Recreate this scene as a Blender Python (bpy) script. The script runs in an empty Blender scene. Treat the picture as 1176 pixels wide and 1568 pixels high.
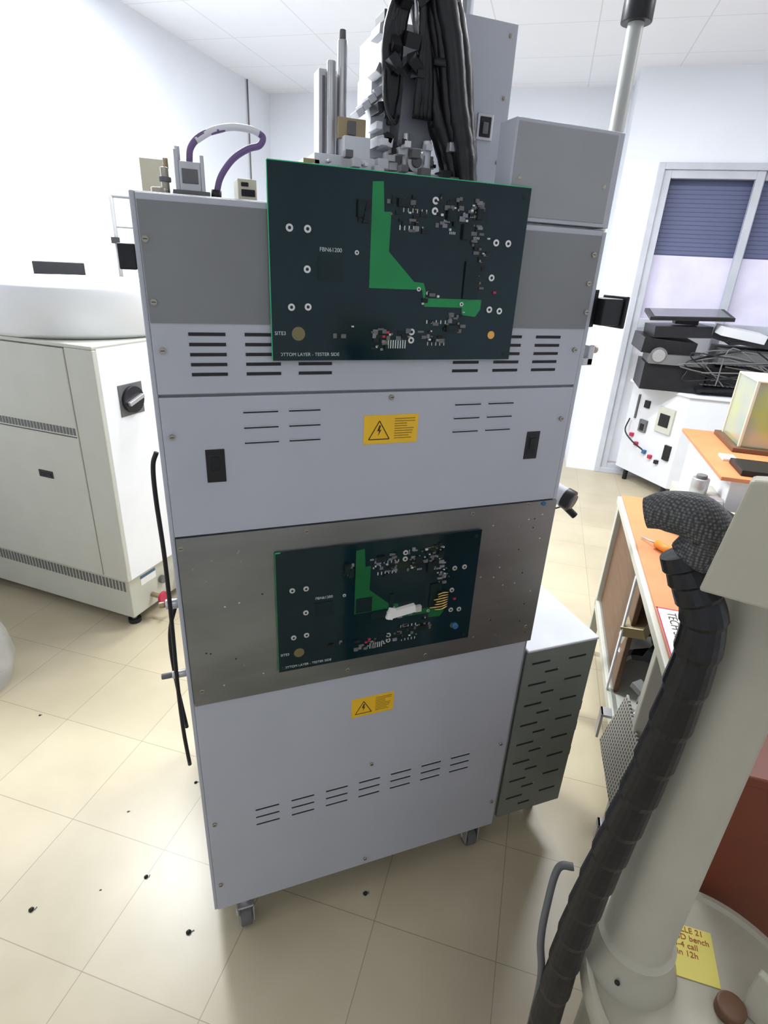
import bpy, bmesh, math, random
from mathutils import Vector, Matrix, Euler
random.seed(7)
RA=math.radians(-35.5)
# ---------------------------------------------------------------- materials
def newmat(name):
    m=bpy.data.materials.new(name);m.use_nodes=True
    nt=m.node_tree;b=nt.nodes["Principled BSDF"];return m,nt,b
def mat(name,col,rough=.5,metal=0.,var=.06,scale=8.,bump=0.,coat=0.,emit=0.,alpha=1.,stretch=None,trans=0.,spec=.5):
    m,nt,b=newmat(name)
    tc=nt.nodes.new("ShaderNodeTexCoord");mp=nt.nodes.new("ShaderNodeMapping")
    nt.links.new(tc.outputs["Object"],mp.inputs[0])
    if stretch: mp.inputs["Scale"].default_value=stretch
    nz=nt.nodes.new("ShaderNodeTexNoise");nz.inputs["Scale"].default_value=scale;nz.inputs["Detail"].default_value=4
    nt.links.new(mp.outputs[0],nz.inputs["Vector"])
    cr=nt.nodes.new("ShaderNodeValToRGB")
    cr.color_ramp.elements[0].position=.3;cr.color_ramp.elements[1].position=.7
    cr.color_ramp.elements[0].color=(*[max(0,c*(1-var)) for c in col],1)
    cr.color_ramp.elements[1].color=(*[min(1,c*(1+var)) for c in col],1)
    nt.links.new(nz.outputs["Fac"],cr.inputs[0]);nt.links.new(cr.outputs[0],b.inputs["Base Color"])
    b.inputs["Roughness"].default_value=rough;b.inputs["Metallic"].default_value=metal
    b.inputs["Coat Weight"].default_value=coat;b.inputs["Alpha"].default_value=alpha
    b.inputs["Transmission Weight"].default_value=trans
    b.inputs["Specular IOR Level"].default_value=spec
    if emit: 
        b.inputs["Emission Color"].default_value=(*col,1);b.inputs["Emission Strength"].default_value=emit
    if bump:
        bp=nt.nodes.new("ShaderNodeBump");bp.inputs["Strength"].default_value=bump;bp.inputs["Distance"].default_value=.002
        nt.links.new(nz.outputs["Fac"],bp.inputs["Height"]);nt.links.new(bp.outputs[0],b.inputs["Normal"])
    return m
def gridmat(name,col,mortar,size,msize,off,rough,var,noise=.05):
    m,nt,b=newmat(name)
    tc=nt.nodes.new("ShaderNodeTexCoord");mp=nt.nodes.new("ShaderNodeMapping");mp.inputs["Location"].default_value=(off[0],off[1],0)
    nt.links.new(tc.outputs["Object"],mp.inputs[0])
    br=nt.nodes.new("ShaderNodeTexBrick");br.offset=0;br.squash=1
    br.inputs["Scale"].default_value=1;br.inputs["Brick Width"].default_value=size;br.inputs["Row Height"].default_value=size
    br.inputs["Mortar Size"].default_value=msize;br.inputs["Mortar Smooth"].default_value=.3
    br.inputs["Color1"].default_value=(*col,1);br.inputs["Color2"].default_value=(*[c*(1-var) for c in col],1);br.inputs["Mortar"].default_value=(*mortar,1)
    nt.links.new(mp.outputs[0],br.inputs["Vector"])
    nz=nt.nodes.new("ShaderNodeTexNoise");nz.inputs["Scale"].default_value=3.5;nz.inputs["Detail"].default_value=6
    nt.links.new(tc.outputs["Object"],nz.inputs["Vector"])
    cr=nt.nodes.new("ShaderNodeValToRGB");cr.color_ramp.elements[0].position=.3;cr.color_ramp.elements[1].position=.7
    cr.color_ramp.elements[0].color=(1-noise*2,1-noise*2,1-noise*2.3,1);cr.color_ramp.elements[1].color=(1,1,1,1)
    nt.links.new(nz.outputs["Fac"],cr.inputs[0])
    mx=nt.nodes.new("ShaderNodeMixRGB");mx.blend_type='MULTIPLY';mx.inputs[0].default_value=1
    nt.links.new(br.outputs["Color"],mx.inputs[1]);nt.links.new(cr.outputs[0],mx.inputs[2]);nt.links.new(mx.outputs[0],b.inputs["Base Color"])
    b.inputs["Roughness"].default_value=rough
    return m
def perfmat(name,col,hole,scale):
    m,nt,b=newmat(name)
    tc=nt.nodes.new("ShaderNodeTexCoord");sp=nt.nodes.new("ShaderNodeSeparateXYZ");cm=nt.nodes.new("ShaderNodeCombineXYZ")
    nt.links.new(tc.outputs["Object"],sp.inputs[0]);nt.links.new(sp.outputs["Y"],cm.inputs["X"]);nt.links.new(sp.outputs["Z"],cm.inputs["Y"])
    v=nt.nodes.new("ShaderNodeTexVoronoi");v.voronoi_dimensions='2D';v.inputs["Scale"].default_value=scale;v.inputs["Randomness"].default_value=0
    nt.links.new(cm.outputs[0],v.inputs["Vector"])
    cr=nt.nodes.new("ShaderNodeValToRGB");cr.color_ramp.interpolation='CONSTANT'
    cr.color_ramp.elements[0].color=(*hole,1);cr.color_ramp.elements[1].position=.33;cr.color_ramp.elements[1].color=(*col,1)
    nt.links.new(v.outputs["Distance"],cr.inputs[0]);nt.links.new(cr.outputs[0],b.inputs["Base Color"]);b.inputs["Roughness"].default_value=.5
    return m
def braid(name,c1,c2,scale):
    m,nt,b=newmat(name)
    tc=nt.nodes.new("ShaderNodeTexCoord");v=nt.nodes.new("ShaderNodeTexVoronoi");v.inputs["Scale"].default_value=scale;v.inputs["Randomness"].default_value=.25
    nt.links.new(tc.outputs["Object"],v.inputs["Vector"])
    cr=nt.nodes.new("ShaderNodeValToRGB");cr.color_ramp.elements[0].color=(*c1,1);cr.color_ramp.elements[1].color=(*c2,1);cr.color_ramp.elements[1].position=.6
    nt.links.new(v.outputs["Distance"],cr.inputs[0]);nt.links.new(cr.outputs[0],b.inputs["Base Color"]);b.inputs["Roughness"].default_value=.6
    bp=nt.nodes.new("ShaderNodeBump");bp.inputs["Strength"].default_value=.4;bp.inputs["Distance"].default_value=.002
    nt.links.new(v.outputs["Distance"],bp.inputs["Height"]);nt.links.new(bp.outputs[0],b.inputs["Normal"])
    return m
WALL=mat("wall_plaster",(.79,.82,.88),.7,var=.02,scale=2)
FLOOR=gridmat("floor_tiles",(.52,.45,.315),(.29,.24,.165),.333,.0012,(.288,-.163),.33,.06,.08)
CEIL=gridmat("ceiling_tiles",(.84,.86,.92),(.67,.69,.74),.6,.004,(0,0),.8,.0,.01)
CAB=mat("cabinet_paint",(.445,.462,.51),.45,var=.03,scale=5)
CABD=mat("cabinet_frame_paint",(.28,.29,.30),.5,var=.05)
GREYP=mat("dull_grey_panel",(.205,.21,.215),.42,metal=.15,var=.13,scale=3)
UBOX=mat("upper_box_front",(.30,.31,.32),.45,var=.04)
STEEL=mat("brushed_steel",(.25,.26,.26),.34,metal=.78,var=.18,scale=3,stretch=(1,1,3),bump=.04)
ALU=mat("aluminium",(.50,.50,.51),.35,metal=.7,var=.05)
ALUW=mat("white_enamel",(.70,.71,.74),.4,var=.03)
DARK=mat("dark_slot",(.010,.010,.012),.7)
BLK=mat("black_plastic",(.012,.012,.014),.4,var=.2,scale=30,spec=.35)
BLKC=mat("black_cable_wrap",(.006,.006,.008),.36,var=.4,scale=60,bump=.5,spec=.4)
RUB=mat("grey_rubber",(.13,.13,.13),.6)
SCREW=mat("screw_metal",(.36,.33,.27),.35,metal=.8)
YEL=mat("yellow_label",(.85,.50,.02),.5,var=.03)
LBLK=mat("label_black",(.03,.025,.01),.6)
LINK=mat("label_ink",(.25,.15,.01),.6)
PCB=mat("pcb_dark_green",(.003,.018,.023),.10,var=.2,scale=4,spec=.36)
PCBE=mat("pcb_green_edge",(.03,.50,.20),.35)
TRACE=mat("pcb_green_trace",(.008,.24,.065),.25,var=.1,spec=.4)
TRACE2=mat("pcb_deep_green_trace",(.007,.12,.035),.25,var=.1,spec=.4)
SILK=mat("pcb_silk_white",(.55,.60,.58),.6)
TIN=mat("solder_tin",(.68,.68,.66),.3,metal=.6)
COPPER=mat("copper",(.75,.40,.10),.3,metal=.5)
BRONZE=mat("bronze_pad",(.20,.17,.08),.4,metal=.4)
GOLD=mat("gold_coil",(.70,.48,.14),.3,metal=.8)
CHIP=mat("chip_black",(.010,.014,.014),.4,spec=.3)
CHIP2=mat("dark_chip",(.005,.018,.02),.3,spec=.3)
BRASS=mat("brass",(.36,.29,.17),.4,metal=.7)
BEIGE=mat("beige_paint",(.52,.52,.45),.45,var=.03)
BEIGED=mat("beige_foreground_paint",(.42,.395,.31),.4,var=.04,scale=12)
CREAM=mat("cream_plastic",(.66,.62,.46),.5)
MWHITE=mat("overexposed_machine_white",(.82,.83,.85),.4,var=.02)  # chiller side's overexposure put into the colour; white tub shares it
SBOX=mat("side_box_shaded",(.17,.19,.165),.5,var=.06)  # grey-green, with the shade on the box put into the colour
SBOXT=mat("side_box_top_lit",(.66,.68,.69),.4)  # top of the same box, its lit side painted light
RED=mat("red_plastic",(.45,.02,.06),.4)
ORANGE=mat("orange_board",(.62,.22,.085),.5,var=.08,scale=5)
ORT=mat("orange_handle",(.75,.25,.02),.4)
BROWN=mat("brown_wood_panel",(.13,.06,.028),.5,var=.2,scale=6,stretch=(1,1,8))
REDBR=mat("reddish_brown_panel",(.17,.035,.014),.45,var=.08)
PAPER=mat("paper_white",(.8,.79,.76),.7)
STICKY=mat("sticky_note_yellow",(.78,.68,.16),.7)
INKR=mat("ink_red_brown",(.35,.08,.03),.7)
PURP=mat("purple_hose",(.16,.10,.24),.4)
WHT=mat("white_tube",(.72,.72,.74),.4)
MESHG=braid("braided_mesh",(.20,.20,.195),(.03,.03,.033),330)
PERF=perfmat("perforated_plate",(.42,.41,.37),(.05,.05,.045),75)
FRAME=mat("window_frame_grey",(.50,.52,.57),.4)
SHUT=mat("roller_shutter",(.115,.13,.235),.6,var=.05,scale=3)
SHUTL=mat("roller_shutter_gap",(.06,.065,.13),.6)
LAV=mat("frosted_lavender_glow",(.66,.63,.77),.3,emit=.2,var=.14,scale=3)  # pane glows faintly, standing in for daylight coming through
MILK=mat("frosted_white_glow",(.85,.86,.9),.4,emit=.2)  # lower pane, same faint glow in place of daylight
BAG=mat("plastic_film",(.75,.76,.76),.25,alpha=.30,var=.1,scale=20,bump=.5)
BLUE=mat("blue_plastic",(.03,.12,.26),.4)
POLE=mat("pole_paint",(.42,.43,.40),.4)
HEAD=mat("grey_head_cover",(.20,.20,.23),.4)
SCRN=mat("screen_grey",(.10,.11,.12),.2)
DIFF=mat("lamp_diffuser",(1,1,1),.5,emit=3.,var=0)
def iri():
    m,nt,b=newmat("iridescent_film")
    tc=nt.nodes.new("ShaderNodeTexCoord");n=nt.nodes.new("ShaderNodeTexNoise");n.inputs["Scale"].default_value=4
    nt.links.new(tc.outputs["Object"],n.inputs["Vector"])
    cr=nt.nodes.new("ShaderNodeValToRGB");e=cr.color_ramp.elements
    e[0].position=.35;e[0].color=(.24,.44,.28,1);e[1].position=.68;e[1].color=(.48,.50,.13,1)
    k=e.new(.5);k.color=(.40,.42,.34,1)
    nt.links.new(n.outputs["Fac"],cr.inputs[0]);nt.links.new(cr.outputs[0],b.inputs["Base Color"])
    b.inputs["Roughness"].default_value=.15;b.inputs["Metallic"].default_value=.35
    return m
IRI=iri()
# ---------------------------------------------------------------- builder
def empty(name,loc=(0,0,0),rz=0.):
    o=bpy.data.objects.new(name,None);o.empty_display_size=.1;o.location=loc;o.rotation_euler=(0,0,rz)
    bpy.context.collection.objects.link(o);return o
class B:
    def __init__(s): s.bm=bmesh.new();s.m=[]
    def mi(s,m):
        if m not in s.m: s.m.append(m)
        return s.m.index(m)
    def box(s,x0,x1,y0,y1,z0,z1,m,rot=None):
        c=Vector(((x0+x1)/2,(y0+y1)/2,(z0+z1)/2));i=s.mi(m);vs=[]
        for dx,dy,dz in [(-1,-1,-1),(1,-1,-1),(1,1,-1),(-1,1,-1),(-1,-1,1),(1,-1,1),(1,1,1),(-1,1,1)]:
            v=Vector((dx*(x1-x0)/2,dy*(y1-y0)/2,dz*(z1-z0)/2))
            if rot: v=Euler(rot).to_matrix()@v
            vs.append(s.bm.verts.new(c+v))
        for f in [(0,3,2,1),(4,5,6,7),(0,1,5,4),(1,2,6,5),(2,3,7,6),(3,0,4,7)]:
            s.bm.faces.new([vs[k] for k in f]).material_index=i
    def prism(s,pts,d0,d1,m,axis='z'):
        i=s.mi(m)
        def P(p,d):
            return {'z':(p[0],p[1],d),'y':(p[0],d,p[1]),'x':(d,p[0],p[1])}[axis]
        a=[s.bm.verts.new(P(p,d0)) for p in pts];b=[s.bm.verts.new(P(p,d1)) for p in pts]
        n=len(pts)
        fs=[s.bm.faces.new(a),s.bm.faces.new(b[::-1])]
        for k in range(n): fs.append(s.bm.faces.new([a[k],b[k],b[(k+1)%n],a[(k+1)%n]]))
        for f in fs: f.material_index=i
    def skin(s,rings,i,cap,smooth=True):
        n=len(rings[0])
        for k in range(len(rings)-1):
            for j in range(n):
                f=s.bm.faces.new([rings[k][j],rings[k][(j+1)%n],rings[k+1][(j+1)%n],rings[k+1][j]]);f.material_index=i;f.smooth=smooth
        if cap:
            for rg in (rings[0][::-1],rings[-1]):
                f=s.bm.faces.new(rg);f.material_index=i
    def loft(s,p,r,m,n=20,cap=True,smooth=True,flat=1.):
        i=s.mi(m);p=[Vector(q) for q in p];rings=[]
        t=(p[1]-p[0]).normalized();up=Vector((0,0,1)) if abs(t.z)<.9 else Vector((1,0,0))
        a=t.cross(up).normalized()
        for k,q in enumerate(p):
            if k==0:t=p[1]-p[0]
            elif k==len(p)-1:t=p[-1]-p[-2]
            else:t=(p[k+1]-p[k-1])
            if t.length<1e-7:t=Vector((0,0,1))
            t.normalize();a=(a-t*a.dot(t))
            a.normalize();b=t.cross(a)
            rr=r[k] if isinstance(r,(list,tuple)) else r
            rings.append([s.bm.verts.new(q+(a*math.cos(2*math.pi*j/n)+b*math.sin(2*math.pi*j/n)*flat)*rr) for j in range(n)])
        s.skin(rings,i,cap,smooth)
    def cyl(s,p0,p1,r,m,n=20,r2=None):
        s.loft([p0,p1],[r,r if r2 is None else r2],m,n)
    def lathe(s,c,prof,m,n=40):
        i=s.mi(m)
        rings=[[s.bm.verts.new((c[0]+max(r,.0005)*math.cos(2*math.pi*j/n),c[1]+max(r,.0005)*math.sin(2*math.pi*j/n),c[2]+z)) for j in range(n)] for r,z in prof]
        s.skin(rings,i,True)
    def tube(s,pts,r,m,n=10,seg=8,wob=0,wn=0,flat=1.,radii=None):
        P=[Vector(q) for q in pts];P=[2*P[0]-P[1]]+P+[2*P[-1]-P[-2]];out=[];rad=[]
        for k in range(1,len(P)-2):
            for j in range(seg):
                t=j/seg;a,b,c,d=P[k-1:k+3]
                out.append(.5*((2*b)+(-a+c)*t+(2*a-5*b+4*c-d)*t*t+(-a+3*b-3*c+d)*t**3))
                if radii: rad.append(radii[k-1]*(1-t)+radii[k]*t)
        out.append(P[-2])
        if radii: rad.append(radii[-1]);rr=rad
        else: rr=[r*(1+wob*(((k%wn)/wn) if wn else random.uniform(-1,1))) for k in range(len(out))] if wob else r
        s.loft(out,rr,m,n,flat=flat)
    def done(s,name,parent=None,bevel=.0,loc=None,seg=2):
        bmesh.ops.recalc_face_normals(s.bm,faces=s.bm.faces)
        me=bpy.data.meshes.new(name);s.bm.to_mesh(me);s.bm.free()
        for m in s.m: me.materials.append(m)
        o=bpy.data.objects.new(name,me);bpy.context.collection.objects.link(o)
        if parent: o.parent=parent
        if bevel:
            md=o.modifiers.new("bevel",'BEVEL');md.width=bevel;md.segments=seg;md.limit_method='ANGLE';md.angle_limit=math.radians(50)
        return o
def esplit(o,deg=35):
    for f in o.data.polygons:f.use_smooth=True
    md=o.modifiers.new("es",'EDGE_SPLIT');md.split_angle=math.radians(deg)
def text(name,body,loc,size,m,parent,rot=(math.pi/2,0,0),ext=.0002,sx=1.):
    c=bpy.data.curves.new(name,'FONT');c.body=body;c.size=size;c.extrude=ext;c.materials.append(m)
    o=bpy.data.objects.new(name,c);o.location=loc;o.rotation_euler=rot;o.scale=(sx,1,1);bpy.context.collection.objects.link(o);o.parent=parent;return o
# ---------------------------------------------------------------- room (room frame rotated by RA)
S0,S1,T0,TA,TB,HC=-2.2,3.2,-2.6,4.935,4.475,3.02
def room(name,fn):
    b=B();fn(b);o=b.done(name);o.rotation_euler=(0,0,RA);return o
room("floor",lambda b:b.box(S0-.1,S1+.1,T0-.1,TA+.1,-.1,0,FLOOR))
room("ceiling",lambda b:b.box(S0-.1,S1+.1,T0-.1,TA+.1,HC,HC+.1,CEIL))
room("wall_left",lambda b:b.box(S0-.1,S0,T0-.1,TA+.1,0,HC,WALL))
room("wall_back",lambda b:b.box(S0,.95,TA,TA+.1,0,HC,WALL))
def wb(b):
    b.box(.95,1.20,TB,TA+.1,0,HC,WALL)
    b.box(1.20,2.62,TB,TB+.15,2.44,HC,WALL)
    b.box(2.62,S1,TB,TA+.1,0,HC,WALL)
room("wall_window_side",wb)
room("wall_right",lambda b:b.box(S1,S1+.1,T0-.1,TA+.1,0,HC,WALL))
room("wall_front",lambda b:b.box(S0,S1,T0-.1,T0,0,HC,WALL))
dr=empty("door_1",rz=RA)
b=B()
def fr(x0,x1,z0,z1,w,y0,y1):
    b.box(x0,x0+w,y0,y1,z0,z1,FRAME);b.box(x1-w,x1,y0,y1,z0,z1,FRAME)
    b.box(x0+w,x1-w,y0,y1,z1-w,z1,FRAME);b.box(x0+w,x1-w,y0,y1,z0,z0+w,FRAME)
fr(1.20,2.62,0.0,2.44,.045,TB-.02,TB+.1)
fr(1.245,1.93,.03,2.395,.055,TB+.0,TB+.045)
fr(1.89,2.575,.03,2.395,.055,TB+.045,TB+.09)
b.box(1.30,1.88,TB+.0,TB+.045,1.27,1.34,FRAME);b.box(1.94,2.52,TB+.045,TB+.09,1.27,1.34,FRAME)
b.box(1.905,1.925,TB-.02,TB,1.0,1.12,ALU)
b.done("frame",dr,.003)
b=B()
z=1.80
while z<2.36:
    b.box(1.26,2.56,TB+.11,TB+.12,z,z+.027,SHUT);b.box(1.26,2.56,TB+.108,TB+.118,z+.027,z+.030,SHUTL);z+=.030
b.done("roller_shutter",dr)
b=B();b.box(1.30,2.52,TB+.10,TB+.104,1.34,1.82,LAV);b.box(1.30,2.52,TB+.10,TB+.104,.08,1.27,MILK);b.done("panes",dr)
b=B();b.cyl((S0+.012,4.5,2.2),(S0+.012,4.5,HC),.006,RUB);o=b.done("wall_conduit");o.rotation_euler=(0,0,RA)  # conduit running down the left wall from the ceiling
def lamp(s,t,w,d,p):
    e=empty("ceiling_light",(0,0,0),RA)
    b=B();b.box(s-w/2-.02,s+w/2+.02,t-d/2-.02,t+d/2+.02,HC-.03,HC-.002,ALUW)
    b.box(s-w/2,s+w/2,t-d/2,t+d/2,HC-.034,HC-.03,DIFF)
    b.done("housing",e)
    l=bpy.data.lights.new("tube",'AREA');l.shape='RECTANGLE';l.size=w;l.size_y=d;l.energy=p;l.color=(.93,.965,1)
    o=bpy.data.objects.new("tube",l);o.location=(s,t,HC-.05);bpy.context.collection.objects.link(o);o.parent=e
lamp(-1.2,1.7,1.2,.3,145)
lamp(.7,2.3,1.2,.3,72)
lamp(-1.0,-1.6,1.2,.3,4)
lamp(1.4,-1.6,1.2,.3,4)
lamp(2.3,1.7,1.2,.3,20)
w=bpy.data.worlds.new("w");bpy.context.scene.world=w;w.use_nodes=True
w.node_tree.nodes["Background"].inputs[0].default_value=(.85,.85,1,1);w.node_tree.nodes["Background"].inputs[1].default_value=1.0
# ---------------------------------------------------------------- main cabinet
cab=empty("test_equipment_cabinet")
b=B()
b.box(-.004,.812,.004,.70,.12,1.725,CABD)
b.box(-.006,.002,-.002,.70,.125,1.733,CAB)
b.box(.803,.814,-.002,.70,.80,1.73,CAB)
b.box(.0,.812,.004,.70,1.725,1.733,CAB)
b.done("body",cab,.002)
b=B()
b.box(0.002,.802,-.004,.004,1.447,1.731,CAB)
b.box(0.002,.802,-.004,.004,1.192,1.442,CAB)
b.box(0.002,.800,-.004,.004,.125,.805,CAB)
b.done("front_panels",cab,.0015)
b=B();b.box(0.003,.802,-.0055,-.004,1.557,1.722,GREYP);b.done("grey_front_overlay",cab)
b=B();b.box(0.003,.812,-.007,.002,.803,1.190,STEEL)
random.seed(3)
for k in range(46):
    x=random.choice([random.uniform(.02,.17),random.uniform(.64,.79)]);zz=random.uniform(.83,1.16)
    b.cyl((x,-.0072,zz),(x,-.0066,zz),.002,random.choice([DARK,SCREW,TIN]),8)
b.done("steel_front_plate",cab,.001)
b=B()
for x0,x1 in [(56,112),(142,199),(229,287),(519,573),(605,660),(692,748)]:
    for k in range(5):
        z=1.541-k*.0156;b.box(x0/1000,x1/1000,-.0048,-.0035,z-.0026,z+.0026,DARK)
for x0,x1 in [(133,192),(211,267),(533,589),(606,663)]:
    for z in (1.414,1.387,1.360):
        b.box(x0/1000,x1/1000,-.0046,-.0035,z-.0014,z+.0014,DARK)
        b.box(x0/1000,x1/1000,-.0060,-.0035,z+.0014,z+.0028,CAB)
for k in range(7):
    x0=.111+k*.0862
    for z in (.452,.427,.402):
        b.box(x0,x0+.056,-.0046,-.0035,z-.0034,z+.0026,DARK)
        b.box(x0,x0+.056,-.0056,-.0035,z+.0026,z+.0040,CAB)
b.done("louvres",cab)
b=B()
for x0 in (.066,.706):
    b.box(x0,x0+.032,-.0055,-.0035,1.292,1.352,BLK);b.box(x0+.005,x0+.027,-.0065,-.0035,1.303,1.343,DARK);b.box(x0+.009,x0+.023,-.0085,-.0035,1.314,1.338,CHIP)
b.done("recessed_handles",cab,.001)
b=B()
for x,z in [(16,1516),(400,1433),(16,1377),(784,1377),(786,1517),(797,1588),(16,440),(15,221),(400,508),(396,150),(779,458),(783,229),(9,1672),(11,1587),(736,1186),(10,1170),(240,1178),(600,1178),(330,822),(520,822),(790,1640),(790,1690),(20,840),(790,850)]:
    x/=1000;z/=1000;b.cyl((x,-.0085,z),(x,-.003,z),.0046,SCREW,12);b.box(x-.003,x+.003,-.0088,-.008,z-.0006,z+.0006,DARK)
b.cyl((.777,-.0095,1.184),(.777,-.003,1.184),.005,BLUE,12)
b.done("screws",cab)
b=B()
b.box(-.03,-.006,.0,.04,1.63,1.665,BLK)
b.cyl((-.006,.03,1.035),(-.03,.03,1.035),.010,ALU);b.cyl((-.03,.03,1.035),(-.042,.03,1.035),.006,BRASS)
b.cyl((-.006,.03,.865),(-.035,.03,.865),.008,ALU);b.cyl((-.035,.03,.865),(-.055,.03,.865),.006,RUB)
b.done("side_fittings",cab,.002)
b=B()
b.tube([(-.012,.02,1.345),(-.020,.02,1.32),(-.022,.02,1.26),(-.020,.02,1.14),(-.022,.02,1.0),(-.026,.02,.84),(-.026,.02,.72),(-.022,.02,.62)],.0042,BLK)
b.tube([(-.012,.05,1.02),(-.03,.05,.95),(-.03,.05,.84),(-.02,.05,.70)],.004,BLK)
b.done("side_hoses",cab)
def label(x0,z0,w,h,nm):
    b=B();y=-.0045
    b.box(x0,x0+w,y-.0006,y+.001,z0,z0+h,YEL)
    yy=y-.0009
    P=[(x0+w*.09,z0+h*.16),(x0+w*.47,z0+h*.16),(x0+w*.28,z0+h*.80)]
    for k in range(3):
        a=Vector(P[k]);c=Vector(P[(k+1)%3]);d=(c-a).normalized();n=Vector((-d.y,d.x))*.0009
        b.prism([tuple(a+n),tuple(c+n),tuple(c-n),tuple(a-n)],yy,y,LBLK,'y')
    q=lambda u,v:(x0+w*u,z0+h*v)
    b.prism([q(.28,.66),q(.24,.44),q(.28,.46),q(.26,.28),q(.32,.50),q(.285,.48),q(.31,.64)],yy,y,LBLK,'y')
    random.seed(2)
    for k in range(9):
        zz=z0+h*(.86-k*.085);b.box(x0+w*.56,x0+w*random.uniform(.78,.95),yy,y,zz-.0007,zz+.0007,LINK)
    b.done(nm,cab)
label(.349,1.345,.108,.055,"warning_label");label(.343,.674,.105,.055,"warning_label_lower")
b=B()
for cx,cy in [(.07,.03),(.755,.05),(.07,.64),(.755,.64)]:
    b.box(cx-.035,cx+.035,cy-.035+.01,cy+.035,.112,.12,ALU)
    b.cyl((cx,cy,.085),(cx,cy,.113),.018,ALU)
    b.box(cx-.022,cx-.018,cy-.03,cy+.022,.03,.095,ALU);b.box(cx+.018,cx+.022,cy-.03,cy+.022,.03,.095,ALU);b.box(cx-.022,cx+.022,cy-.03,cy+.022,.088,.094,ALU)
    b.cyl((cx-.014,cy,.036),(cx+.014,cy,.036),.036,RUB,24);b.cyl((cx-.024,cy,.036),(cx+.024,cy,.036),.010,ALU)
b.done("casters",cab,.001)
cb=empty("raised_control_box")
b=B()
b.box(.593,.803,-.004,.05,1.736,1.885,CAB);b.box(.597,.799,-.0055,.0,1.742,1.880,UBOX)
b.box(.803,.814,-.002,.05,1.735,1.885,CAB)
for x,z in [(.61,1.80),(.785,1.80)]: b.cyl((x,-.007,z),(x,-.004,z),.004,SCREW,10)
b.done("box_shell",cb,.004)
sc=empty("side_lock_housing")
b=B()
b.box(.8145,.825,.0,.05,1.56,1.63,BLK);b.box(.825,.872,-.02,.04,1.565,1.615,BLK);b.box(.872,.88,-.025,.045,1.56,1.62,BLK)
b.box(.8145,.84,.0,.03,1.485,1.50,ALU);b.box(.826,.84,.0,.03,1.485,1.525,ALU);b.cyl((.84,.015,1.515),(.856,.015,1.515),.008,SCREW)
b.done("housing_block",sc,.002)
# ---------------------------------------------------------------- side box
sb=empty("ventilated_side_box")
b=B();b.box(.817,1.04,.0,.34,.139,.755,SBOX);b.box(.817,1.042,-.002,.342,.755,.763,SBOXT)
b.box(.8145,.845,.10,.16,.90,.93,BLK);b.box(.817,.835,.11,.15,.76,.90,RUB)
b.done("shell",sb,.003)
b=B()
for k in range(8):
    z=.716-k*.072
    for x0 in (.838,.955):
        zz=z-(.006 if x0>.9 else 0)
        b.box(x0,x0+.055,-.0012,.001,zz-.0026,zz+.0026,DARK)
    if k%2==0: b.cyl((.925,-.002,z-.03),(.925,.0,z-.03),.003,SCREW,10)
    b.box(.885,.925,-.0012,.001,z-.036-.0026,z-.036+.0026,DARK)
b.done("slots",sb)
b=B()
for z in (.40,.48,.30):
    b.box(1.042,1.062,.02,.05,z,z+.035,BLK)
for x in (.835,1.02):
    for y in (.10,.31): b.cyl((x,y,0),(x,y,.14),.014,RUB)
b.done("latches_and_feet",sb,.002)
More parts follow.
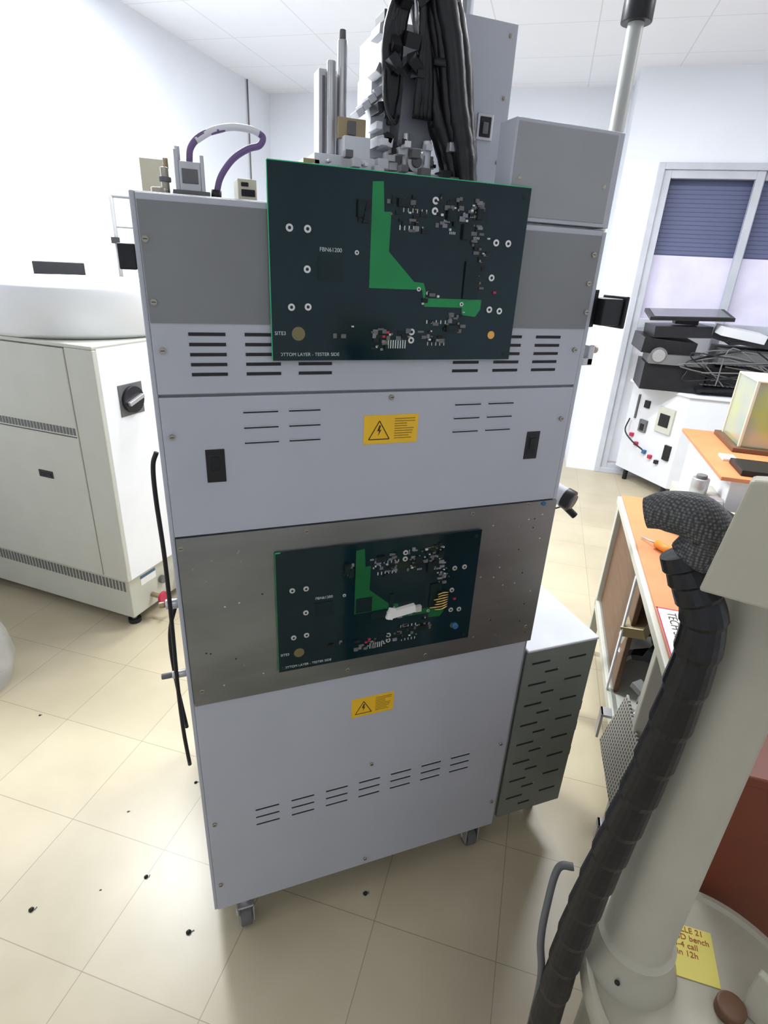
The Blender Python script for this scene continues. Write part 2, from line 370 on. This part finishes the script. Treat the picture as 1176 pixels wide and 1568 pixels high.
# ---------------------------------------------------------------- circuit boards
def board(ox,oz,bright,seed,name):
    e=empty(name,(ox,-.0105,oz))
    y=-.003
    b=B();b.box(0,.447,y,0,0,.284,PCB)
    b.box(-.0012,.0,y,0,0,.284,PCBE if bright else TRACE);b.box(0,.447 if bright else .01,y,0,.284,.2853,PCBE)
    for px,pz in [(.01,.01),(.435,.01),(.01,.27),(.435,.27)]: b.cyl((px,y-.001,pz),(px,.0,pz),.004,CHIP2,10)
    b.done("substrate",e)
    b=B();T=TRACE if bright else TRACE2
    tr=[(162,270),(180,272),(183,230),(195,231),(194,173),(242,129),(260,128),(269,104),(374,104),(374,88),(365,75),(337,78),(337,90),(264,90),(258,117),(162,117)]
    b.prism([(p[0]/1000,p[1]/1000) for p in tr],y-.0004,y,T,'y')
    b.done("trace",e)
    b=B()
    for px,pz in [(31,198),(59,198),(58,141),(32,84),(59,85),(390,197),(414,197),(389,141),(392,88),(413,86),(139,169),(270,252),(270,237),(243,48),(243,34),(251,118),(335,96),(269,112)]:
        px/=1000;pz/=1000;r=.0056 if px not in(.139,.251,.269,.335) else .0035
        b.cyl((px,y-.0018,pz),(px,y,pz),r,TIN,16);b.cyl((px,y-.0022,pz),(px,y-.0015,pz),r*.45,DARK,10)
    b.cyl((.043,y-.0006,.043),(.043,y,.043),.011,BRONZE,24);b.cyl((.402,y-.0012,.044),(.402,y,.044),.007,COPPER if bright else BRONZE,24)
    random.seed(seed)
    for (cx,cz,w,h,n) in [(.147,.228,.014,.022,9),(.225,.247,.06,.012,10),(.225,.222,.05,.030,18),(.300,.235,.04,.04,24),(.343,.226,.03,.05,24),(.36,.15,.02,.06,14),(.205,.035,.06,.028,28),(.285,.05,.045,.03,20),(.325,.064,.03,.03,16),(.26,.104,.05,.018,8),(.12,.05,.03,.02,3),(.36,.19,.03,.02,10),(.32,.25,.07,.02,12)]:
        for k in range(n):
            x=cx+random.uniform(-w,w)/1.6;z=cz+random.uniform(-h,h)/1.6
            m=random.choice([CHIP,CHIP,CHIP,RUB,TIN,SILK,BRONZE,RUB,HEAD]);a=random.uniform(.002,.006);c=random.uniform(.0015,.004)
            if m in (TIN,SILK,BRONZE): a*=.4;c*=.5
            b.box(x-a,x+a,y-random.uniform(.001,.004),y,z-c,z+c,m)
    for x,z,a,c in [(.144,.232,.006,.012),(.152,.222,.005,.010),(.215,.245,.010,.006),(.30,.232,.008,.008),(.33,.21,.007,.012),(.352,.238,.006,.008),(.32,.055,.012,.006)]:
        b.box(x-a,x+a,y-.006,y,z-c,z+c,CHIP);b.box(x-a*.7,x+a*.7,y-.0064,y-.006,z-c*.7,z+c*.7,CHIP2)
    for x,z in [(.288,.222),(.336,.232),(.30,.205),(.346,.20)]:
        for k in range(4): b.box(x+k*.003,x+.0012+k*.003,y-.001,y,z,z+.004,TIN)
    for k in range(8): b.box(.20+k*.0045,.2018+k*.0045,y-.0006,y,.02,.034,SILK)
    for k in range(6): b.box(.215+k*.008,.2165+k*.008,y-.0005,y,.232,.238,SILK);b.box(.21+k*.008,.212+k*.008,y-.0005,y,.206,.213,SILK)
    for k in range(5): b.box(.275+k*.008,.2765+k*.008,y-.0005,y,.025,.031,SILK);b.box(.27+k*.009,.272+k*.009,y-.0005,y,.062,.068,SILK)
    b.box(.335,.362,y-.004,y,.105,.165,CHIP2)
    b.box(.075,.115,y-.001,y,.125,.160,CHIP2)
    for x,z in [(.195,.045),(.188,.038),(.395,.115)]: b.box(x,x+.006,y-.003,y,z,z+.004,RED)
    if not bright:
        b.box(.235,.30,y-.010,y,.100,.118,PAPER,rot=(0,-.15,0));b.box(.235,.25,y-.011,y-.004,.096,.122,PAPER,rot=(0,.3,0));b.box(.30,.315,y-.008,y,.102,.116,BEIGE)
        for k in range(7): b.tube([(.345+random.uniform(-.01,.01),y-.006-k*.001,.10+k*.007),(.36,y-.015,.105+k*.007),(.378,y-.006,.104+k*.006)],.0014,GOLD,6,4)
        b.box(.352,.372,y-.008,y,.10,.145,CHIP)
        b.cyl((.405,y-.01,.045),(.405,y,.045),.007,BLUE,16)
        b.box(.20,.235,y-.004,y,.10,.118,CHIP2)
        for x0,x1 in ((.165,.20),(.24,.25),(.345,.36)): b.box(x0,x1,y-.002,y,.12,.155,CHIP2)
    b.done("components",e)
    yt=y-.0003
    text("silk_text","BOTTOM LAYER - TESTER SIDE",(.006,yt,.0075),.0078,SILK,e)
    text("silk_site","SITE3",(.004,yt,.041),.008,SILK,e)
    text("silk_number","FBN61200",(.078,yt,.168),.0085,SILK,e)
    return e
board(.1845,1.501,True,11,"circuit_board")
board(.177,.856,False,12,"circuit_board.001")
# ---------------------------------------------------------------- equipment on top
tp=empty("handler_mechanism")
ZT=1.734
b=B()
b.box(.575,.72,.25,.5,ZT,2.09,CAB)
b.box(.65,.685,.246,.25,1.895,1.94,ALU);b.box(.655,.680,.244,.248,1.90,1.935,DARK);b.box(.66,.672,.240,.248,1.905,1.925,RUB)
b.cyl((.60,.3,2.09),(.60,.3,2.35),.010,ALU);b.cyl((.63,.3,2.09),(.63,.3,2.35),.012,ALU)
for z in (1.86,1.97,2.07): b.cyl((.705,.247,z),(.705,.25,z),.004,SCREW,10)
b.done("tall_grey_housing",tp,.003)
b=B()
b.box(.28,.57,.16,.5,ZT,1.79,ALUW);b.box(.30,.42,.18,.4,1.79,1.83,ALUW);b.box(.46,.56,.17,.4,1.79,1.815,ALU)
b.box(.36,.41,.20,.26,1.83,1.865,ALUW);b.box(.352,.405,.215,.225,1.862,1.895,BRASS);b.box(.37,.385,.21,.215,1.868,1.89,RUB)
b.box(.325,.355,.25,.29,1.80,1.97,ALU);b.cyl((.345,.24,1.80),(.345,.24,1.98),.008,ALU);b.cyl((.368,.25,1.80),(.368,.25,2.015),.009,ALU)
b.cyl((.368,.25,2.015),(.368,.25,2.03),.006,RUB);b.box(.331,.336,.248,.25,1.82,1.96,RUB);b.box(.346,.349,.248,.25,1.82,1.96,RUB)
b.box(.357,.366,.27,.30,1.80,1.975,ALUW)
for k in range(5): b.box(.395+k*.011,.410+k*.011,.24,.28,1.905+k*.012,1.918+k*.012,ALUW,rot=(0,-.6,0))
b.box(.425,.452,.25,.34,1.80,1.98,ALUW);b.box(.452,.515,.26,.42,1.82,2.06,ALUW);b.box(.46,.51,.25,.26,1.9,1.93,RUB)
b.prism([(.465,1.86),(.53,1.86),(.54,1.90),(.52,2.02),(.475,2.0)],.205,.26,HEAD,'y')
b.cyl((.50,.19,1.835),(.50,.23,1.835),.018,ALU);b.cyl((.50,.186,1.835),(.50,.19,1.835),.010,RUB);b.box(.47,.53,.18,.24,1.80,1.815,ALU);b.cyl((.48,.2,1.815),(.48,.2,1.88),.006,ALU);b.cyl((.52,.19,1.815),(.52,.19,1.87),.008,ALUW)
b.box(.28,.31,.18,.24,1.79,1.82,BRASS);b.box(.31,.345,.16,.2,1.79,1.806,RUB)
random.seed(5)
for k in range(55):
    x=random.uniform(.28,.56);z=random.uniform(1.79,1.86) if x>.42 else random.uniform(1.79,1.83);y=random.uniform(.14,.24);a=random.uniform(.003,.010)
    b.box(x-a,x+a,y-.01,y+.01,z-a*.8,z+a*.8,random.choice([ALU,ALUW,ALU,BLK,RUB,ALUW]))
for k in range(18):
    x=random.uniform(.425,.465);z=random.uniform(1.86,2.06);a=random.uniform(.004,.009)
    b.box(x-a,x+a,.20,.25,z-a,z+a,random.choice([ALU,RUB,BLK,ALUW,BLK]),rot=(0,random.uniform(-.6,.6),0))
b.done("gantry",tp,.0015)
b=B();random.seed(9)
for k in range(12):
    o=k/11.
    x0=.478+.058*o;y0=.20+random.uniform(-.03,.03)
    b.tube([(x0-.03,y0+.05,2.30),(x0-.005,y0,2.14),(x0+.028+.016*o,y0-.01,2.02),(x0+.050+.010*o,y0-.02,1.92),(.562+.036*o,y0-.03,1.84),(.580+.015*o,y0-.04,1.762)],[.013,.017,.019][k%3],BLKC,10,8,wob=.05)
b.loft([(.495,.20,2.2),(.52,.20,2.05),(.552,.19,1.95),(.575,.18,1.86),(.588,.17,1.79)],[.033,.034,.030,.026,.020],BLKC,16)
for k in range(7):
    o=k/6.
    b.tube([(.50+.02*o,.20,2.16),(.455+.014*o,.18,2.09),(.43+.02*o,.18,2.02),(.435+.014*o,.19,1.95),(.445,.2,1.90)],.010,BLKC,8,8,wob=.1)
for k in range(4):
    b.tube([(.46+.01*k,.19,2.14),(.485,.17,2.06),(.488+.006*k,.17,1.97),(.49+.008*k,.18,1.90)],.008,BLKC,8,8,wob=.1)
for k in range(12):
    x=random.uniform(.425,.49);z=random.uniform(1.93,2.14);a=random.uniform(.006,.013);b.box(x-a,x+a,.155,.19,z-a,z+a*.6,BLK,rot=(random.random(),random.random(),0))
b.tube([(.43,.19,2.0),(.425,.17,1.92),(.44,.16,1.885),(.455,.18,1.90)],.003,BLK)
for z,x in [(2.07,.522),(1.98,.545),(1.89,.572)]:
    b.loft([(x,.20,z-.006),(x+.002,.20,z+.006)],[.048,.048],BLK,16)
b.done("cable_bundle",tp)
b=B()
b.box(.066,.098,.09,.13,1.745,1.785,ALU);b.box(.060,.066,.09,.12,1.74,1.80,ALU);b.box(.098,.104,.09,.12,1.74,1.795,ALU);b.cyl((.066,.1,1.785),(.066,.1,1.805),.004,ALU);b.box(.055,.11,.08,.14,ZT,1.745,RUB);b.box(.07,.094,.088,.09,1.755,1.775,RUB)
b.cyl((.045,.1,ZT),(.045,.1,1.775),.006,SCREW);b.cyl((.045,.1,1.755),(.045,.1,1.762),.009,RUB);b.cyl((.048,.12,1.775),(.048,.12,1.79),.004,BRASS)
b.box(.005,.05,.35,.55,ZT,1.815,CREAM)
b.box(.155,.185,.10,.16,ZT,1.770,CREAM);b.box(.16,.182,.098,.1,1.745,1.755,BLK);b.box(.16,.172,.098,.1,1.759,1.765,BLK)
b.cyl((.035,.08,ZT),(.035,.08,1.745),.012,SCREW)
b.done("connector_blocks",tp,.001)
b=B()
b.tube([(.083,.1,1.785),(.087,.1,1.805),(.105,.1,1.823),(.14,.1,1.836)],.0050,PURP,10)
b.tube([(.095,.1,1.815),(.12,.1,1.830),(.15,.1,1.838),(.178,.1,1.838),(.192,.1,1.834)],.0053,WHT,10)
b.tube([(.190,.1,1.835),(.198,.1,1.829),(.192,.1,1.818),(.175,.1,1.812),(.155,.1,1.80),(.14,.1,1.785),(.127,.1,1.765),(.120,.1,1.74)],.0050,PURP,10)
b.cyl((.120,.1,1.735),(.121,.1,1.75),.008,BLK)
b.done("purple_hose",tp)
po=empty("support_pole")
b=B();b.cyl((1.27,.6,0.02),(1.27,.6,2.6),.021,POLE,24);b.cyl((1.27,.6,2.27),(1.27,.6,2.34),.04,BLK);b.box(1.20,1.34,.56,.64,2.34,2.38,BLK)
b.cyl((1.27,.6,0),(1.27,.6,.02),.14,BLK,32);b.cyl((1.27,.6,2.6),(1.27,.6,3.02),.021,ALU)
b.done("pole",po,.002)
ic=empty("inspection_camera")
b=B();b.cyl((.835,.26,1.185),(.92,.10,1.142),.025,ALUW,24);b.cyl((.92,.10,1.142),(.93,.082,1.137),.027,BLK,24);b.cyl((.928,.086,1.138),(.933,.077,1.1355),.019,RUB,24)
b.box(.8145,.845,.22,.27,1.16,1.2,ALUW);b.tube([(.86,.2,1.15),(.90,.2,1.08),(.93,.18,1.07),(.955,.12,1.11)],.002,BLK)
b.cyl((.94,.12,1.11),(.965,.10,1.085),.009,BLK)
b.done("camera_body",ic,.001)
# ---------------------------------------------------------------- left machine
LM=empty("chiller_unit",(-.263,1.455,0),math.radians(-40)) 
b=B()
b.box(-1.15,0,.02,.62,.28,1.31,MWHITE)
b.box(-1.15,-.145,0,.02,.28,1.295,BEIGE);b.box(-.140,0,0,.02,.28,1.300,BEIGE)
b.box(-1.14,-.03,.03,.6,.06,.28,BEIGE)
b.box(-1.15,0.0,.0,.62,1.30,1.315,BEIGE)
b.done("body",LM,.004)
b=B()
for k in range(46):
    x=-.16-k*.018;b.box(x-.006,x+.006,-.0015,.001,.945,.975,RUB)
for k in range(50):
    x=-.06-k*.02;b.box(x-.006,x+.006,.0285,.031,.20,.25,RUB)
b.box(-.41,-.33,-.0025,.001,.725,.757,BLK);b.box(-.40,-.34,-.004,.001,.733,.745,DARK)
b.box(-1.14,-.15,-.0015,.001,.935,.938,DARK)
b.done("grilles",LM)
b=B()
b.box(0,.004,.10,.23,1.02,1.15,RUB);b.cyl((.004,.165,1.085),(.02,.165,1.085),.055,BLK,32);b.box(.02,.035,.122,.208,1.077,1.093,ALU,rot=(.3,0,0))
for yy,z in [(.16,.12),(.34,.14)]:
    b.cyl((-.03,yy,z),(.03,yy,z),.012,BRASS);b.cyl((.03,yy,z),(.045,yy,z),.03,RED,20);b.cyl((-.03,yy+.07,z+.05),(-.01,yy+.07,z+.05),.02,RUB)
b.box(-.031,-.029,.10,.2,.20,.25,BLUE);b.box(-.0315,-.028,.10,.2,.20,.235,PAPER)
for x in (-.08,-1.08):
    for yy in (.08,.55): b.cyl((x,yy,0),(x,yy,.02),.03,BLK);b.cyl((x,yy,.02),(x,yy,.06),.012,ALU)
b.done("switch_valves_feet",LM,.002)
bn=empty("white_plastic_tub",(-.263,1.455,0),math.radians(-40))
b=B()
prof=[(.0,.0),(.40,.0),(.425,.02),(.44,.15),(.45,.19),(.44,.205),(.41,.208),(.0,.212)]
b.lathe((-.43,.40,1.317),prof,MWHITE,64)
esplit(b.done("tub_shell",bn),60)
bk=empty("background_bench_equipment")
b=B()
b.box(-.65,-.20,2.75,2.80,0,1.47,ALUW);b.box(-.64,-.39,2.75,2.78,1.474,1.575,BLK);b.box(-.375,-.215,2.75,2.80,1.472,1.575,CREAM)
b.done("far_unit",bk,.004)
st=empty("black_frame_stand")
b=B()
for x in (-.195,-.08):
    b.cyl((x,2.55,.0),(x,2.55,1.90),.010,RUB)
b.cyl((-.195,2.55,1.90),(-.08,2.55,1.90),.010,RUB);b.cyl((-.195,2.55,1.76),(-.08,2.55,1.76),.006,RUB);b.box(-.22,-.18,2.53,2.57,1.68,1.71,BLK)
b.done("stand_frame",st,.001)
vl=empty("valve_manifold")
b=B()
b.cyl((-.80,2.15,1.318),(-.80,2.15,1.78),.010,ALU);b.cyl((-.84,2.15,1.72),(-.75,2.15,1.72),.016,ALU);b.cyl((-.78,2.14,1.75),(-.78,2.14,1.82),.012,ALU);b.cyl((-.80,2.13,1.66),(-.76,2.13,1.66),.022,BRASS);b.cyl((-.77,2.13,1.76),(-.76,2.13,1.78),.012,RED)
b.box(-.84,-.76,2.11,2.19,1.317,1.33,RUB);b.done("valves",vl)
pb=empty("plastic_bag")
b=B();b.lathe((-.86,1.27,0),[(.0,.012),(.13,.014),(.15,.08),(.14,.2),(.11,.30),(.07,.38),(.09,.42),(.0,.40)],BAG,24)
o=b.done("bag_film",pb)
for v in o.data.vertices: v.co+=Vector((random.uniform(-1,1),random.uniform(-1,1),random.uniform(-.2,1)*(v.co.z>.02)))*.011
b=B();b.box(-.93,-.79,1.21,1.33,.0,.16,ALUW,rot=(0,0,.3));b.done("bag_contents",pb,.01)
b=B();random.seed(4)
for x,y,r in [(-.48,.23,.007),(-.19,.23,.006),(-.08,.04,.007),(.40,-.01,.007),(-.25,.47,.003),(-.31,.23,.002),(-.59,1.01,.004),(-.04,.52,.005)]:
    b.loft([(x,y,.0),(x+r*.3,y,r*.6),(x,y+r*.3,r)],[r,r*.9,r*.4],random.choice([CHIP,RUB,CHIP]),7)
    b.box(x+r,x+r*2.2,y-.001,y+.001,0,.002,RUB,rot=(0,0,random.uniform(0,3)))
b.done("floor_debris")
# ---------------------------------------------------------------- work bench on the right (room frame)
wbn=empty("workbench",rz=RA)
b=B()
b.box(.985,1.75,.28,1.65,.765,.795,BEIGE)
for s in (.99,1.70):
    for t in (.58,1.60): b.box(s,s+.035,t,t+.035,0,.765,BEIGE)
b.box(1.0,1.72,.60,1.63,.28,.30,BEIGE);b.box(.99,1.02,.58,1.63,.26,.30,BEIGE)
b.box(1.01,1.025,.98,1.62,.30,.762,BROWN);b.box(1.025,1.6,1.2,1.21,.30,.76,BROWN)
b.box(.985,.992,.98,1.0,.30,.765,ALUW)
b.done("frame_and_shelves",wbn,.003)
b=B()
b.box(1.0,1.40,.42,1.64,.795,.806,ORANGE)
b.done("orange_boards",wbn,.002)
b=B()
b.box(.975,.982,.46,.72,.28,.50,PERF,rot=(.12,.15,.1))
b.box(.95,.985,.80,.84,.33,.34,ALU);b.box(.95,.958,.80,.84,.24,.34,ALU)
b.box(.95,.985,.50,.53,.18,.19,ALU);b.box(.95,.958,.50,.53,.12,.19,ALU)
random.seed(12)
for k in range(90):
    s=random.uniform(1.02,1.5);t=random.uniform(.60,1.15);z=.30+random.uniform(.01,.28);a=random.uniform(.008,.04)
    b.box(s-a,s+a,t-a,t+a,z-a*.5,z+a*.5,random.choice([RUB,ALU,BLK,BLK,BEIGE,BRASS]),rot=(random.uniform(-.4,.4),random.uniform(-.4,.4),random.uniform(0,3)))
b.done("shelf_contents",wbn,.001)
pp=empty("printed_sheet",rz=RA)
b=B();b.box(1.0,1.20,.46,.74,.807,.809,PAPER);b.box(1.0,1.2,.735,.74,.809,.8094,RED);b.box(1.0,1.004,.46,.74,.809,.8094,RED)
for k in range(5): b.box(1.10+k*.016,1.104+k*.016,.50,.72,.809,.8093,RUB)
b.done("sheet",pp)
text("heading","TECH SERVICES",(1.025,.72,.8096),.034,LBLK,pp,rot=(0,0,-math.pi/2))
sd=empty("screwdriver",rz=RA)
b=B();b.cyl((1.06,1.15,.822),(1.10,1.09,.822),.014,ORT,12);b.cyl((1.10,1.09,.822),(1.13,1.05,.822),.013,BLK,12);b.cyl((1.06,1.15,.822),(1.02,1.21,.812),.003,ALU);b.done("driver",sd)
tm=empty("hand_tools",rz=RA)
b=B()
b.box(1.26,1.38,1.36,1.60,.807,.845,BLK,rot=(0,0,.4));b.box(1.30,1.36,1.26,1.34,.807,.83,RED,rot=(0,0,.8));b.box(1.2,1.3,.85,1.05,.807,.86,BLK,rot=(0,0,.3));b.tube([(1.25,1.5,.83),(1.15,1.45,.815),(1.10,1.35,.815),(1.2,1.25,.82)],.004,BLK)
b.cyl((1.34,1.60,.807),(1.34,1.60,.86),.03,ALU)
b.done("tools",tm,.003)
rm=empty("bench_top_machine",rz=RA)
b=B();b.box(1.42,2.3,1.74,2.5,0,.91,ALUW);b.box(1.36,2.3,1.68,2.48,.912,.930,ORANGE);b.box(1.44,1.6,1.72,1.9,.93,.955,BLK)
b.box(1.25,1.42,1.74,1.95,0,.80,BEIGE);b.cyl((1.33,1.82,.80),(1.33,1.82,.87),.035,ALU);b.cyl((1.33,1.82,.87),(1.33,1.82,.885),.022,RUB)
b.box(1.42,1.48,1.92,2.0,.93,.943,PAPER);b.done("machine_body",rm,.003)
ir=empty("iridescent_display_case",rz=RA)
b=B();b.box(1.53,1.84,2.12,2.40,.952,1.25,IRI);b.box(1.50,1.87,2.09,2.43,.931,.952,BROWN);
for s in (1.525,1.83):
    for t in (2.115,2.39): b.box(s,s+.012,t,t+.012,.952,1.255,CREAM)
b.box(1.525,1.842,2.115,2.402,1.25,1.258,CREAM);b.done("case",ir,.002)
fd=empty("equipment_desk",rz=RA)
b=B()
b.prism([(1.36,4.40),(1.70,3.92),(2.6,3.92),(2.6,4.40)],.10,.84,ALUW,'z')
b.prism([(1.33,4.42),(1.69,3.90),(2.62,3.90),(2.62,4.42)],.84,.86,WALL,'z')
for s,t in [(1.70,3.98),(1.45,4.35),(2.5,3.98),(2.5,4.35)]: b.cyl((s,t,0),(s,t,.1),.02,BLK)
b.done("desk_body",fd,.004)
b=B();random.seed(8)
yaw=math.atan2(-.48,.34)
def onface(u,z,w,h,m,d=.012):
    s=1.36+.34*u-.8*.006;t=4.40-.48*u-.6*.006
    b.box(s-w/2,s+w/2,t-d,t+d,z-h/2,z+h/2,m,rot=(0,0,yaw))
onface(.18,.66,.012,.20,RUB);onface(.35,.70,.05,.06,BLK);onface(.36,.52,.08,.10,RUB);onface(.36,.51,.05,.06,BLK)
for u,z,m in [(.2,.42,RED),(.32,.36,RED),(.5,.32,BLUE),(.62,.30,RED),(.75,.28,BLK)]: onface(u,z,.03,.03,m,.02)
onface(.72,.62,.16,.20,BEIGE,.014);onface(.72,.62,.10,.10,BLK,.018);onface(.88,.38,.06,.12,BLK)
b.tube([(1.38,4.33,.55),(1.36,4.30,.45),(1.42,4.24,.38),(1.50,4.14,.34)],.006,BLK)
b.done("desk_controls",fd,.002)
mo=empty("computer_monitor",rz=RA)
b=B();b.box(1.30,1.86,3.95,4.30,1.40,1.425,BLK,rot=(.12,-.05,0));b.box(1.33,1.83,3.965,4.285,1.426,1.428,SCRN,rot=(.12,-.05,0));b.box(1.5,1.66,4.08,4.2,1.345,1.40,BLK);b.done("panel",mo,.004)
pr=empty("electronic_equipment_pile",rz=RA)
b=B()
b.box(1.34,1.78,3.98,4.36,.862,1.06,BLK);b.box(1.36,1.76,3.95,4.30,1.06,1.13,RUB);b.box(1.28,1.66,4.0,4.35,1.13,1.24,BLK,rot=(.05,.06,.1));b.box(1.34,1.74,4.0,4.32,1.255,1.335,BLK,rot=(.0,-.05,.1))
b.cyl((1.42,3.975,1.12),(1.42,3.95,1.12),.06,RUB);b.cyl((1.42,3.96,1.12),(1.42,3.945,1.12),.045,ALU)
for k,(s0,t0,z0,r) in enumerate([(1.72,3.94,.91,.1),(1.80,3.99,1.06,-.15),(1.85,4.0,1.26,.2)]):
    b.box(s0,s0+.42,t0,t0+.15,z0,z0+.022,BLK,rot=(.15,-.08,r))
    for q in range(4):
        for w_ in range(12): b.box(s0+.03+w_*.03,s0+.052+w_*.03,t0+.02+q*.03,t0+.042+q*.03,z0+.026,z0+.03,RUB)
b.box(1.80,2.4,4.02,4.35,.862,1.04,BLK);b.box(1.85,2.4,4.05,4.36,1.08,1.20,RUB);b.box(1.83,2.4,4.0,4.3,1.22,1.27,BLK,rot=(0,.1,.1));b.box(1.78,2.1,3.96,4.1,1.28,1.34,ALUW,rot=(.1,.15,.2))
random.seed(21)
for k in range(8):
    p=[(random.uniform(1.55,2.3),random.uniform(3.90,3.95),random.uniform(.92,1.22)) for _ in range(4)]
    b.tube(p,.005,random.choice([BLK,BLK,RUB]),6,6)
o=b.done("devices",pr,.008)
for v in o.data.vertices: v.co.z=max(v.co.z,.8615)
bx=empty("brown_storage_cabinet",rz=RA)
b=B();b.box(.98,1.6,.015,.22,.0,.93,REDBR);b.box(.975,1.605,.01,.225,.93,.95,REDBR);b.box(1.25,1.35,.005,.015,.6,.615,ALU);b.done("storage_body",bx,.003)
# ---------------------------------------------------------------- foreground column stand
cs=empty("microscope_stand")
b=B()
b.lathe((.68,-.70,0),[(.0,.0),(.145,.0),(.145,.60),(.15,.62),(.165,.64),(.172,.66),(.172,.684),(.168,.692),(.160,.692),(.155,.686),(.0,.686)],BEIGED,72)
b.lathe((.61,-.62,.686),[(.070,0),(.066,.015),(.059,.035),(.056,.055),(.056,.060),(.050,.066),(.0475,.070),(.0475,.72),(.0,.72)],BEIGED,56)
esplit(b.done("base_and_column",cs),40)
def vf(a,r,u,z):
    ar=math.radians(a);return Vector((.033+r*math.sin(ar)+u*math.cos(ar),-.959+r*math.cos(ar)-u*math.sin(ar),z))
b=B()
i=b.mi(BEIGED)
poly=[(-.0255,1.402),(.027,1.405),(.15,1.41),(.15,1.54),(.03,1.52),(-.0145,1.511)]
A=[b.bm.verts.new(vf(57,.52,u,z)) for u,z in poly];C=[b.bm.verts.new(vf(57,.54,u,z)) for u,z in poly]
b.bm.faces.new(A);b.bm.faces.new(C[::-1])
for k in range(6): b.bm.faces.new([A[k],C[k],C[(k+1)%6],A[(k+1)%6]])
c=vf(57,.60,.10,1.47);b.box(c.x-.03,c.x+.03,c.y-.06,c.y+.06,1.42,1.50,BEIGED,rot=(0,0,-math.radians(57)))
c=Vector((.62,-.655,1.42));b.box(c.x-.05,c.x+.05,c.y-.05,c.y+.05,1.39,1.43,BEIGED,rot=(0,0,-math.radians(57)))
b.cyl((.70,-.725,.686),(.70,-.725,.705),.020,BROWN,24)
b.box(.735,.75,-.80,-.72,.686,.76,BEIGED,rot=(0,.2,.3))
b.cyl((.556,-.651,.715),(.551,-.654,.715),.004,DARK)
b.done("arm_housing",cs,.003)
sn=empty("sticky_note")
b=B();b.prism([(.711,-.598),(.764,-.636),(.714,-.700),(.661,-.662)],.6865,.6875,STICKY,'z')
b.done("note",sn)
text("note_writing","SALLE 21\nESD bench\n5-4 call\nfin 12h",(.708,-.609,.6880),.0125,INKR,sn,rot=(0,0,math.radians(-36)))
hs=empty("cable_sleeve")
b=B()
path=[(.503,-.589,1.402),(.514,-.604,1.372),(.526,-.620,1.33),(.529,-.621,1.24),(.528,-.615,1.12),(.522,-.607,1.0),(.515,-.60,.88),(.510,-.595,.75),(.510,-.592,.6),(.512,-.585,.4),(.525,-.55,.2),(.56,-.48,.03)]
b.tube(path,.0215,BLKC,20,12,wob=.13,wn=6)
b.done("spiral_wrap",hs)
for f in hs.children[0].data.polygons:f.use_smooth=False
b=B();b.tube([(.477,-.557,1.434),(.489,-.571,1.441),(.506,-.592,1.441),(.516,-.605,1.423),(.509,-.597,1.398)],0,MESHG,18,8,flat=1.,radii=[.016,.021,.024,.024,.0225]);b.done("braided_end",hs)
b=B();b.tube([(.55,-.53,.80),(.53,-.52,.79),(.505,-.54,.74),(.495,-.555,.68),(.50,-.57,.6),(.52,-.56,.4)],.006,RUB,10);b.done("grey_cable",hs)
# ---------------------------------------------------------------- camera
cd=bpy.data.cameras.new("camera");co=bpy.data.objects.new("camera",cd);bpy.context.collection.objects.link(co)
cd.sensor_fit='VERTICAL';cd.sensor_height=36;cd.lens=854.533/1568*36;cd.clip_start=.02
co.location=(.03342,-.959,1.65741);co.rotation_euler=(1.15058,-.04879,-.34278)
bpy.context.scene.camera=co
vs=bpy.context.scene.view_settings;vs.view_transform='Standard';vs.look='None';vs.exposure=0.0
